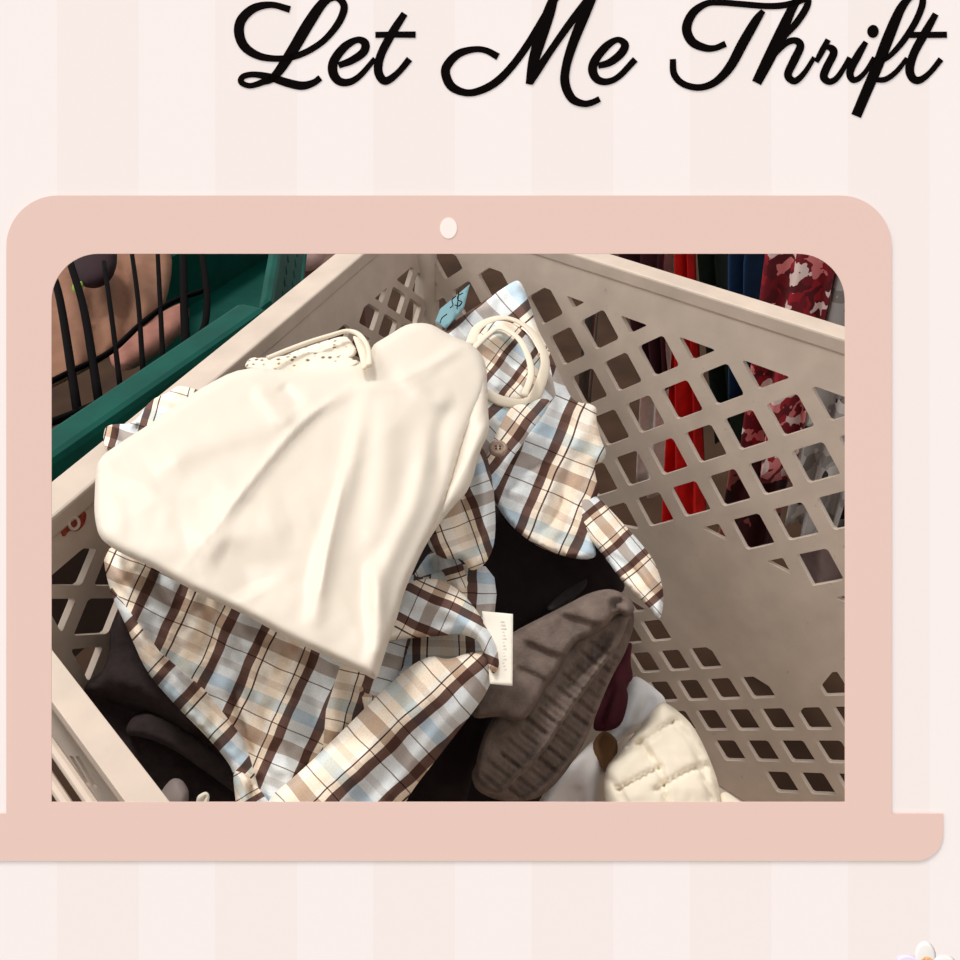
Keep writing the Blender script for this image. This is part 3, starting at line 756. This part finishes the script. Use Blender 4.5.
# white and cream things at the lower right
t = cloth('white_tee', [(535, 810), (556, 780), (588, 745), (598, 735), (606, 758), (614, 780), (622, 830), (560, 840)], [(565, 800, .80), (600, 740, .79), (610, 800, .765)], M_white,
          folds=[('r', [(600, 745), (596, 780), (590, 820)], .012, 8), ('r', [(575, 785), (580, 810)], -.014, 6)], rollh=.012, thick=.03)
tag(t, 'white tee shirt squeezed between the grey jeans and cream quilted jacket', 'shirt')
t = cloth('blue_white_towel', [(600, 745), (612, 730), (626, 690), (634, 674), (650, 684), (668, 700), (660, 715), (630, 735), (612, 748)], [(605, 742, .80), (640, 680, .80), (665, 705, .78)], mat('pale_blue_white', (238, 240, 243), .9, .06, 50),
          folds=[('r', [(640, 685), (625, 735)], .01, 6), ('r', [(655, 695), (635, 725)], -.008, 5)], rollh=.012, thick=.03)
tag(t, 'crumpled pale blue white cloth behind the maroon top', 'cloth')
t = cloth('tan_belt', [(590, 745), (604, 728), (620, 742), (612, 775), (604, 772)], [(592, 745, .80), (618, 740, .80), (606, 775, .80)], mat('tan_leather', (120, 84, 50), .7, .2, 50), roll=4, rollh=.004, thick=.02, res=3)
tag(t, 'tan strap showing between the white shirt and the quilted jacket', 'strap')
qj = empty('quilted_jacket', at_z(665, 770, .8), 'cream quilted puffer jacket in the lower right of the cart', 'jacket')
qf = [('R', [(612, 760), (640, 742), (672, 722), (690, 716)], -.010, 2.6), ('R', [(640, 742), (660, 770), (668, 815)], -.010, 2.6), ('R', [(672, 722), (694, 745), (712, 800)], -.009, 2.5), ('R', [(606, 775), (618, 790), (632, 815)], -.006, 2.2), ('R', [(655, 790), (690, 770), (712, 765)], -.009, 2.4), ('R', [(618, 790), (645, 775), (660, 768)], -.008, 2.2), ('R', [(626, 735), (650, 760)], -.006, 2)]
cloth('body', [(604, 770), (618, 752), (640, 728), (654, 708), (663, 700), (682, 714), (694, 727), (706, 750), (716, 775), (722, 800), (716, 845), (620, 845), (604, 800)], [(612, 770, .86), (662, 706, .86), (716, 800, .83)], M_quilt, qj, folds=qf, rollh=.024, roll=16, thick=.06, nz=(.003, 20), bow=.012)
cloth('hem', [(716, 800), (724, 790), (738, 800), (760, 815), (740, 840), (714, 840)], [(716, 800, .8), (738, 800, .8), (730, 835, .79)], M_quilt, qj, thick=.02)
# maroon
t = cloth('maroon_top', [(590, 730), (605, 690), (622, 648), (633, 640), (630, 662), (634, 678), (626, 686), (629, 698), (622, 726), (606, 732)], [(600, 720, .84), (628, 650, .85), (625, 720, .835)], M_maroon,
          folds=[('r', [(622, 660), (606, 728)], .01, 6), ('r', [(614, 680), (598, 730)], -.008, 4)], rollh=.010, roll=6, thick=.012, res=3)
tag(t, 'maroon jersey top hanging out from under the grey jeans', 'top')
# grey jeans
gj = empty('grey_jeans', at_z(560, 700, .88), 'faded charcoal grey jeans with gathered elastic waistband folded in the cart', 'jeans')
gath = [('r', [(630-i*11, 640+i*12), (612-i*11, 632+i*10)], -.006, 3) for i in range(12)]
gl = lambda k, cx, cy, dx, dy, a, b, amp, w: ('r', [(cx+dx*k-.78*a, cy+dy*k-.62*a), (cx+dx*k+.78*b, cy+dy*k+.62*b)], amp, w)
cloth('lower_leg', [(470, 770), (500, 735), (560, 690), (605, 640), (632, 606), (635, 622), (627, 650), (610, 680), (596, 715), (582, 748), (560, 780), (540, 798), (520, 802), (495, 800), (475, 790)],
      [(480, 780, .885), (630, 615, .93), (570, 770, .86)], M_grey, gj,
      folds=[('R', [(525, 800), (560, 772), (586, 735), (606, 690), (625, 652)], .005, 4)]+[gl(k, 622, 664, -8.6, 11, 16+4*math.sin(k*2.3), 15, -.0052-.0015*math.sin(k*1.7), 2.0+.5*math.sin(k*3.1)) for k in range(13)]+[gl(k+.5, 622, 664, -8.6, 11, 14, 13, -.002, 1.4) for k in range(12)], rollh=.012, roll=7, thick=.02, res=2.6)
cloth('waistband', [(474, 768), (486, 725), (520, 690), (555, 655), (590, 625), (620, 606), (631, 612), (622, 640), (602, 668), (582, 695), (567, 715), (551, 742), (532, 765), (515, 780), (500, 795), (482, 788)],
      [(480, 780, .915), (610, 645, .945), (520, 780, .91)], M_grey, gj, folds=[gl(k, 604, 652, -9.2, 11, 20+4*math.sin(k*2.9), 13, -.0048-.0015*math.sin(k*2.1), 1.9+.5*math.sin(k*3.7)) for k in range(13)]+[gl(k+.5, 604, 652, -9.2, 11, 16, 12, -.002, 1.4) for k in range(12)]+[('R', [(500, 792), (538, 755), (575, 700), (612, 650)], .006, 3.5), ('r', [(560, 690), (590, 660), (612, 630)], -.01, 6)], rollh=.012, roll=6, thick=.014, res=2.6)
cloth('upper_leg', [(500, 640), (520, 628), (560, 608), (590, 592), (612, 588), (630, 597), (636, 610), (628, 618), (618, 612), (606, 626), (592, 636), (578, 640), (568, 652), (560, 668), (548, 684), (536, 704), (526, 719), (514, 722), (498, 716), (470, 720), (470, 690), (490, 670)],
      [(510, 640, .973), (625, 600, .98), (515, 715, .955)], M_grey, gj,
      folds=[('s', [(523, 640), (550, 652), (572, 658)], -.010, 3, 20), ('s', [(555, 612), (590, 622), (606, 626)], -.010, 3, 20), ('s', [(516, 665), (540, 676), (552, 684)], -.008, 3, 18), ('r', [(618, 612), (614, 604), (625, 600)], -.012, 4), ('r', [(600, 640), (580, 650)], .004, 4)],
      rollh=.018, roll=10, thick=.016, res=3)
# black jacket under the plaid at the right
bj = empty('black_jacket', at_z(540, 580, .95), 'black smooth jacket under the hanging plaid flap and above the grey jeans', 'jacket')
cloth('body', [(465, 600), (478, 540), (496, 505), (520, 500), (560, 520), (600, 530), (622, 560), (626, 592), (612, 594), (590, 596), (562, 610), (536, 622), (520, 634), (505, 650), (500, 700), (486, 740), (474, 770), (462, 820), (380, 830), (390, 700)],
      [(500, 520, .955), (620, 580, .905), (440, 800, .83)], M_dark, bj, folds=[('s', [(588, 594), (560, 606), (530, 622)], .006, 3, 12), ('r', [(545, 600), (575, 590), (600, 575)], .008, 10), ('r', [(440, 720), (445, 800)], .012, 14)], rollh=.014, thick=.03, res=5)
cloth('pocket', [(545, 608), (560, 594), (578, 583), (588, 578), (586, 588), (570, 602), (552, 614)], [(545, 608, .94), (588, 578, .935), (570, 602, .937)], mat('jacket_sheen', (40, 34, 36), .7), bj, roll=7, rollh=.007, thick=.008, res=2.5)  # extra glossier piece standing for a soft sheen on the jacket

# --- plaid shirt
ps = empty('plaid_shirt', at_z(400, 600, 1.0), 'cream, brown and light blue plaid flannel shirt spread under the cream blouse', 'shirt')
inner_dark = cloth('inner_back', [(330, 640), (360, 600), (420, 570), (500, 560), (490, 660), (470, 720), (380, 760)], [(340, 640, 1.005), (500, 570, .995), (420, 740, .985)], M_plaid, ps, uv=((300, 600), 2, 85), thick=.01)
cloth('body', [(103, 556), (112, 545), (160, 545), (300, 560), (420, 600), (400, 690), (360, 760), (330, 850), (244, 850), (236, 800), (234, 770), (212, 742), (176, 706), (146, 672), (128, 630), (112, 596), (106, 575)],
      [(110, 570, 1.072), (400, 620, 1.015), (250, 820, .98)], M_plaid, ps, uv=((312, 657), 24, 90),
      folds=[('s', [(160, 655), (205, 690), (245, 735), (262, 775), (270, 830)], -.008, 3, 30), ('r', [(112, 560), (130, 590), (160, 612), (190, 622)], .012, 7), ('r', [(150, 570), (168, 600), (185, 610)], -.014, 6), ('r', [(190, 620), (230, 640), (270, 645)], .008, 6),
             ('r', [(230, 690), (250, 740), (270, 780)], -.01, 4), ('r', [(300, 690), (280, 750), (300, 800)], .010, 14), ('r', [(340, 680), (330, 740)], .01, 12), ('r', [(125, 600), (150, 650), (190, 690)], .008, 9)],
      seams=[([(262, 800), (245, 740), (205, 690), (160, 652), (110, 585)][::-1], 18, (.13, .3)), ([(330, 810), (322, 760), (326, 710), (345, 650), (350, 630)], -9, (.35, .22))], rollh=.014, thick=.012, res=4, nz=(.006, 20))
cloth('tail', [(232, 768), (248, 775), (262, 792), (272, 806), (280, 850), (240, 850), (236, 805)], [(235, 770, .995), (270, 805, 1.0), (250, 850, .98)], M_plaid, ps, uv=((200, 760), 60, 60), thick=.008, folds=[('r', [(250, 780), (256, 830)], -.012, 4)], roll=5, rollh=.008, res=3)
cloth('sleeve', [(262, 803), (300, 772), (340, 733), (380, 693), (412, 664), (432, 655), (448, 660), (470, 652), (492, 650), (497, 662), (492, 680), (484, 697), (470, 716), (450, 742), (432, 765), (414, 788), (398, 815), (380, 850), (280, 850)],
      [(300, 790, 1.01), (490, 660, 1.02), (410, 800, .985)], M_plaid, ps, uv=((395, 740), 47, 98), folds=[('r', [(330, 790), (390, 728), (450, 675)], .012, 22), ('r', [(360, 830), (430, 740), (480, 690)], .006, 10), ('s', [(432, 655), (452, 668), (462, 690)], -.004, 3, 16)], rollh=.022, roll=16, thick=.02, res=3.5, bow=.01)
cloth('cuff', [(370, 645), (392, 612), (398, 592), (412, 580), (440, 578), (462, 592), (478, 612), (490, 632), (499, 650), (500, 668), (494, 676), (488, 668), (484, 655), (478, 640), (462, 634), (438, 636), (412, 638), (392, 640)],
      [(385, 640, 1.035), (440, 580, 1.035), (497, 665, 1.025)], M_plaid, ps, uv=((440, 600), 115, 84), folds=[('r', [(395, 600), (440, 604), (478, 632), (494, 660)], .012, 10), ('s', [(446, 588), (470, 610), (486, 640)], .004, 2, 14), ('r', [(410, 625), (450, 622)], -.004, 5)], rollh=.016, roll=10, thick=.016, res=3)
cloth('inner_fold', [(400, 600), (425, 556), (440, 545), (456, 556), (470, 575), (472, 590), (455, 600), (430, 590)], [(400, 590, 1.0), (470, 580, 1.0), (430, 550, 1.01)], M_plaid, ps, uv=((400, 560), 70, 70), rollh=.012, thick=.01, res=3, folds=[('r', [(450, 560), (460, 590)], .008, 5), ('r', [(436, 556), (440, 588)], -.010, 5)])
cloth('front_fold', [(440, 470), (470, 440), (486, 450), (493, 480), (496, 520), (494, 548), (484, 566), (470, 572), (462, 558), (446, 560), (432, 552), (426, 540), (436, 520)], [(440, 520, 1.055), (490, 470, 1.06), (480, 565, 1.03)], M_plaid, ps, uv=((470, 500), -20, 76),
      folds=[('r', [(478, 455), (484, 500), (482, 555)], .012, 8), ('r', [(460, 470), (466, 540)], -.006, 5), ('r', [(436, 548), (462, 550)], .005, 4)], rollh=.016, roll=9, thick=.016, res=3)
cloth('lower_sleeve', [(575, 500), (592, 492), (606, 505), (620, 520), (640, 542), (654, 560), (662, 582), (664, 602), (660, 622), (650, 608), (632, 592), (618, 576), (604, 556), (590, 540), (580, 525)],
      [(585, 500, .99), (660, 600, .955), (600, 550, .98)], M_plaid, ps, uv=((620, 540), 50, 66), folds=[('r', [(590, 505), (630, 548), (658, 600)], .012, 9), ('s', [(600, 545), (640, 575), (660, 610)], -.008, 3, 12)], rollh=.012, roll=8, thick=.014, res=3)
cloth('front_panel', [(440, 360), (443, 330), (465, 314), (500, 290), (517, 279), (523, 285), (530, 305), (538, 330), (548, 348), (556, 366), (566, 388), (574, 402), (597, 405), (596, 420), (601, 440), (607, 452), (602, 463), (594, 462), (596, 480), (600, 488), (594, 505), (592, 525), (594, 543), (597, 557), (585, 560), (560, 556), (535, 545), (515, 530), (500, 512), (492, 495), (470, 480), (460, 440)],
      [(460, 350, 1.075), (597, 410, 1.0), (520, 540, 1.01)], M_plaid, ps, uv=((545, 400), 35, 92),
      folds=[('r', [(517, 283), (530, 320), (548, 360), (556, 400)], .014, 7), ('s', [(556, 395), (535, 425), (505, 470), (488, 495)][::-1], .008, 2.5, 18), ('s', [(488, 440), (520, 470), (560, 450), (590, 428)][::-1], -.010, 3, 22), ('r', [(500, 462), (540, 455), (585, 428)], .012, 7), ('r', [(590, 420), (560, 470), (540, 520)], .012, 9), ('r', [(575, 450), (560, 500), (540, 540)], -.012, 6),
             ('s', [(555, 490), (575, 520), (590, 552)], -.008, 3, 16), ('r', [(512, 500), (530, 480), (545, 465)], .008, 8), ('r', [(560, 400), (600, 415)], -.005, 4)],
      seams=[([(590, 425), (540, 455), (490, 468)], 14, (.3, .2)), ([(490, 497), (505, 470), (535, 425), (556, 395), (545, 340), (520, 280)], -12, (.1, .35))], rollh=.014, roll=8, thick=.016, res=3, nz=(.005, 15))
# armhole with its cream binding
ctr = [(470, 345), (480, 326), (505, 318), (530, 330), (545, 358), (540, 385), (528, 403), (505, 402), (486, 394)]
cloth('armhole_lining', [(468, 350), (482, 326), (505, 319), (528, 332), (542, 358), (538, 384), (526, 402), (500, 400), (480, 390)], [(470, 350, 1.088), (540, 360, 1.06), (510, 400, 1.05)], M_plaid, ps, uv=((500, 360), 38, 58),
      folds=[('r', [(480, 345), (500, 335), (520, 345), (528, 370), (520, 395)], .010, 5), ('r', [(490, 352), (506, 350), (514, 372)], -.010, 5), ('r', [(495, 365), (500, 390)], .006, 5)], roll=4, rollh=.004, thick=.01, res=2.5)
bnd = [at_z(x, y, 1.097-.0003*(y-320)-.0002*(x-470)) for x, y in catmull(ctr, 8)]
tube('binding', bnd, .0062, M_bind, ps, 10, flat=.28)
bnd = [at_z(x, y, 1.098-.0003*(y-320)) for x, y in catmull([(470, 352), (486, 336), (500, 328), (518, 338), (528, 356), (531, 375), (524, 396)], 8)]
tube('binding', bnd, .0036, M_bind, ps, 10, flat=.35)
# placket with button
cloth('placket', [(540, 398), (552, 400), (543, 416), (524, 440), (508, 466), (494, 494), (486, 486), (482, 468), (490, 448), (500, 425), (512, 405), (528, 404)], [(545, 405, 1.062), (500, 425, 1.066), (492, 488, 1.045)], M_plaid, ps, uv=((520, 430), 38, 84), roll=3, rollh=.004, thick=.006, res=2.5,
      folds=[('S', [(548, 402), (522, 436), (492, 490)], .003, 2, 8)])
M_but = mat('brown_button', (164, 140, 122), .35, .2, 400)
bc = at_z(498, 449, 1.074); bn = unit(CAM-bc)*.4+np.array([0, 0, .9]); bn = unit(bn); bx = unit(np.cross(bn, [0, 1, 0])); by = np.cross(bn, bx)
v, f = [], []
prof = [(0, .0020), (.0042, .0020), (.0055, .0034), (.0078, .0034), (.0088, .0015), (.0084, -.001), (0, -.001)]
nb = 28
for r_, h_ in prof:
    for k in range(nb):
        q = 2*math.pi*k/nb; v.append(bc+bx*r_*math.cos(q)+by*r_*math.sin(q)+bn*h_)
for i in range(len(prof)-1):
    for k in range(nb): f.append((i*nb+k, i*nb+(k+1) % nb, (i+1)*nb+(k+1) % nb, (i+1)*nb+k))
but = mesh('button', v, f, M_but, ps, True); but['label'] = 'round brown button'
for dx in (-.0018, .0018):
    for dy in (-.0014, .0014):
        p = bc+bx*dx+by*dy+bn*.0022; tube('button_hole', [p, p+bn*.0006], .0008, M_rub, but, 8)
# labels
def quadpiece(name, q, zs, m, parent, th=.0016, curl=0):
    return cloth(name, q, zs, m, parent, roll=2, rollh=.0006, thick=th, res=3, it=0, nz=(.0004, 14), folds=[('R', [q[0], q[3]], curl, 10)] if curl else ())
cl = quadpiece('care_label', [(482, 611), (513, 614), (512.5, 686), (490, 684)], [(482, 611, 1.025), (513, 614, 1.022), (495, 684, 1.012)], M_label, ps); cl['label'] = 'white care label'
M_txt = mat('label_print', (218, 208, 198), .9)
for i in range(17):
    y = 622+i*3.4
    p = [at_z(x, y+dy, 1.0233-.00017*(y-611)) + np.array([0, 0, .0012]) for x, dy in ((500.5, 0), (504.5+(i % 3), .2), (504.5+(i % 3), 1.6), (500.5, 1.5))]
    mesh('label_line', p+[x-np.array([0, 0, .0004]) for x in p], [(0, 1, 2, 3), (7, 6, 5, 4), (0, 4, 5, 1), (1, 5, 6, 2), (2, 6, 7, 3), (3, 7, 4, 0)], M_txt, cl)
M_tealtag = mat('teal_price_tag', (112, 150, 158), .7)
pt = quadpiece('price_tag', [(435, 322), (440, 309), (470, 284), (464, 308), (446, 329)], [(436, 322, 1.085), (470, 285, 1.105), (450, 328, 1.088)], M_tealtag, ps); pt['label'] = 'small light teal price tag'
def tagstroke(pts, r=.0007):
    zz = lambda x, y: 1.0905+(.0006*(x-436))+.0000*(y)
    return [at_z(x, y, zz(x, y)+.002) for x, y in pts]
for s in ([(463, 293), (458, 296), (458, 300), (462, 302), (459, 306), (455, 305)], [(456, 296), (452, 300), (453, 305), (450, 308)], [(447, 314), (442, 318), (440, 323)], [(459, 291), (457, 309)]):
    tube('tag_mark', catmull(tagstroke(s), 4), .0006, M_ink, pt, 6)
# collar peeking out at the left
cloth('collar', [(103, 447), (104, 428), (112, 424), (134, 424), (150, 400), (168, 393), (178, 385), (192, 388), (230, 400), (200, 440), (130, 470)], [(104, 440, 1.120), (180, 390, 1.120), (200, 440, 1.114)], M_plaid, ps, uv=((114, 430), 15, 70), roll=4, rollh=.006, thick=.008, res=3,
      folds=[('r', [(134, 424), (150, 440)], -.012, 4), ('r', [(112, 424), (118, 450)], .008, 4), ('r', [(172, 390), (190, 410)], .008, 5)], clamp=False)

# --- cream blouse on top
cb = empty('cream_blouse', at_z(290, 500, 1.1), 'smooth cream satin blouse with lace neckline lying on top of the heap', 'blouse')
ZB3 = [(95, 480, 1.152), (430, 335, 1.135), (378, 672, 1.082)]
cloth('back_layer', [(440, 345), (478, 350), (487, 375), (488, 410), (490, 432), (480, 450), (470, 490), (448, 512), (425, 545), (405, 590), (385, 600), (400, 480)], [(485, 380, 1.115), (470, 490, 1.093), (410, 580, 1.080)], M_cream, cb, rollh=.012, roll=9, thick=.010,
      folds=[('r', [(480, 400), (470, 450), (440, 510)], .008, 8), ('s', [(487, 410), (455, 480), (430, 520)], -.008, 3, 12)])
body = [(97, 459), (124, 440), (150, 424), (195, 391), (243, 366), (300, 372), (368, 362), (372, 345), (386, 337), (408, 323), (430, 323), (448, 334), (472, 344), (484, 357), (488, 378), (483, 398), (470, 425), (460, 452), (450, 490), (440, 515), (424, 548), (406, 586), (396, 622), (386, 650), (380, 670), (378, 676), (376, 678.5), (374, 679), (371, 678), (366, 675), (330, 658), (292, 641), (240, 612), (195, 592), (150, 566), (118, 552), (99, 538), (94, 515), (95, 484)]
cloth('body', body, ZB3, M_cream, cb, rollh=.013, roll=9, thick=.009, res=3.2, it=2, nz=(.0009, 40), bow=.012,
      folds=[('r', [(360, 384), (330, 405), (300, 425), (240, 500), (212, 535)], .003, 6), ('s', [(345, 392), (300, 428), (255, 480), (222, 522)], .0045, 2.2, 50), ('r', [(150, 470), (200, 445), (260, 425), (300, 415)], .005, 16), ('r', [(255, 385), (275, 410), (295, 425)], .0045, 8), ('r', [(280, 385), (300, 408)], -.004, 7),
             ('r', [(352, 386), (400, 380), (440, 360), (465, 345)], .0045, 6), ('s', [(352, 388), (400, 386), (440, 366)], .003, 3, 20), ('r', [(365, 400), (350, 470), (325, 560), (315, 630)], .005, 9), ('r', [(345, 470), (330, 540), (320, 600)], .0028, 3),
             ('r', [(385, 400), (385, 480), (370, 560)], .005, 16), ('r', [(430, 430), (415, 500), (385, 570), (372, 640)], .007, 11), ('r', [(455, 400), (440, 430), (436, 480)], -.004, 8), ('r', [(190, 552), (240, 535), (290, 520)], .004, 24), ('r', [(215, 550), (240, 565), (255, 595)], -.004, 18),
             ('r', [(395, 365), (430, 400), (455, 395)], .004, 10), ('r', [(372, 560), (380, 620), (372, 670)], .006, 8)])
# lace neckline and its bound edge
cloth('lace_trim', [(243, 368), (250, 357), (266, 358), (284, 356), (304, 352), (325, 352), (345, 356), (362, 362), (350, 370), (320, 374), (295, 377), (265, 374)], [(245, 366, 1.140), (360, 365, 1.138), (300, 378, 1.136)], M_lace, cb, roll=3, rollh=.004, thick=.006, res=2, nz=(.0012, 5), clamp=False)
neck = [(268, 358), (290, 349), (312, 341), (332, 335), (347, 331), (358, 334), (366, 344), (369, 356), (369, 366)]
tube('neck_binding', [at_z(x, y, 1.150) for x, y in catmull(neck, 6)], .0028, M_bind, cb, 10, flat=.7)
cloth('neck_inside', [(275, 362), (292, 352), (318, 343), (345, 335), (352, 342), (358, 352), (350, 360), (320, 358), (298, 358)], [(275, 360, 1.136), (350, 340, 1.14), (330, 360, 1.138)], M_lace, cb, roll=3, rollh=.004, thick=.005, res=2, nz=(.002, 4), clamp=False)
cloth('loop', [(352, 335), (360, 338), (368, 350), (370, 368), (362, 371), (360, 358), (356, 346)], [(352, 335, 1.156), (369, 368, 1.15), (360, 371, 1.15)], M_bind, cb, roll=3, rollh=.004, thick=.005, res=2, clamp=False)
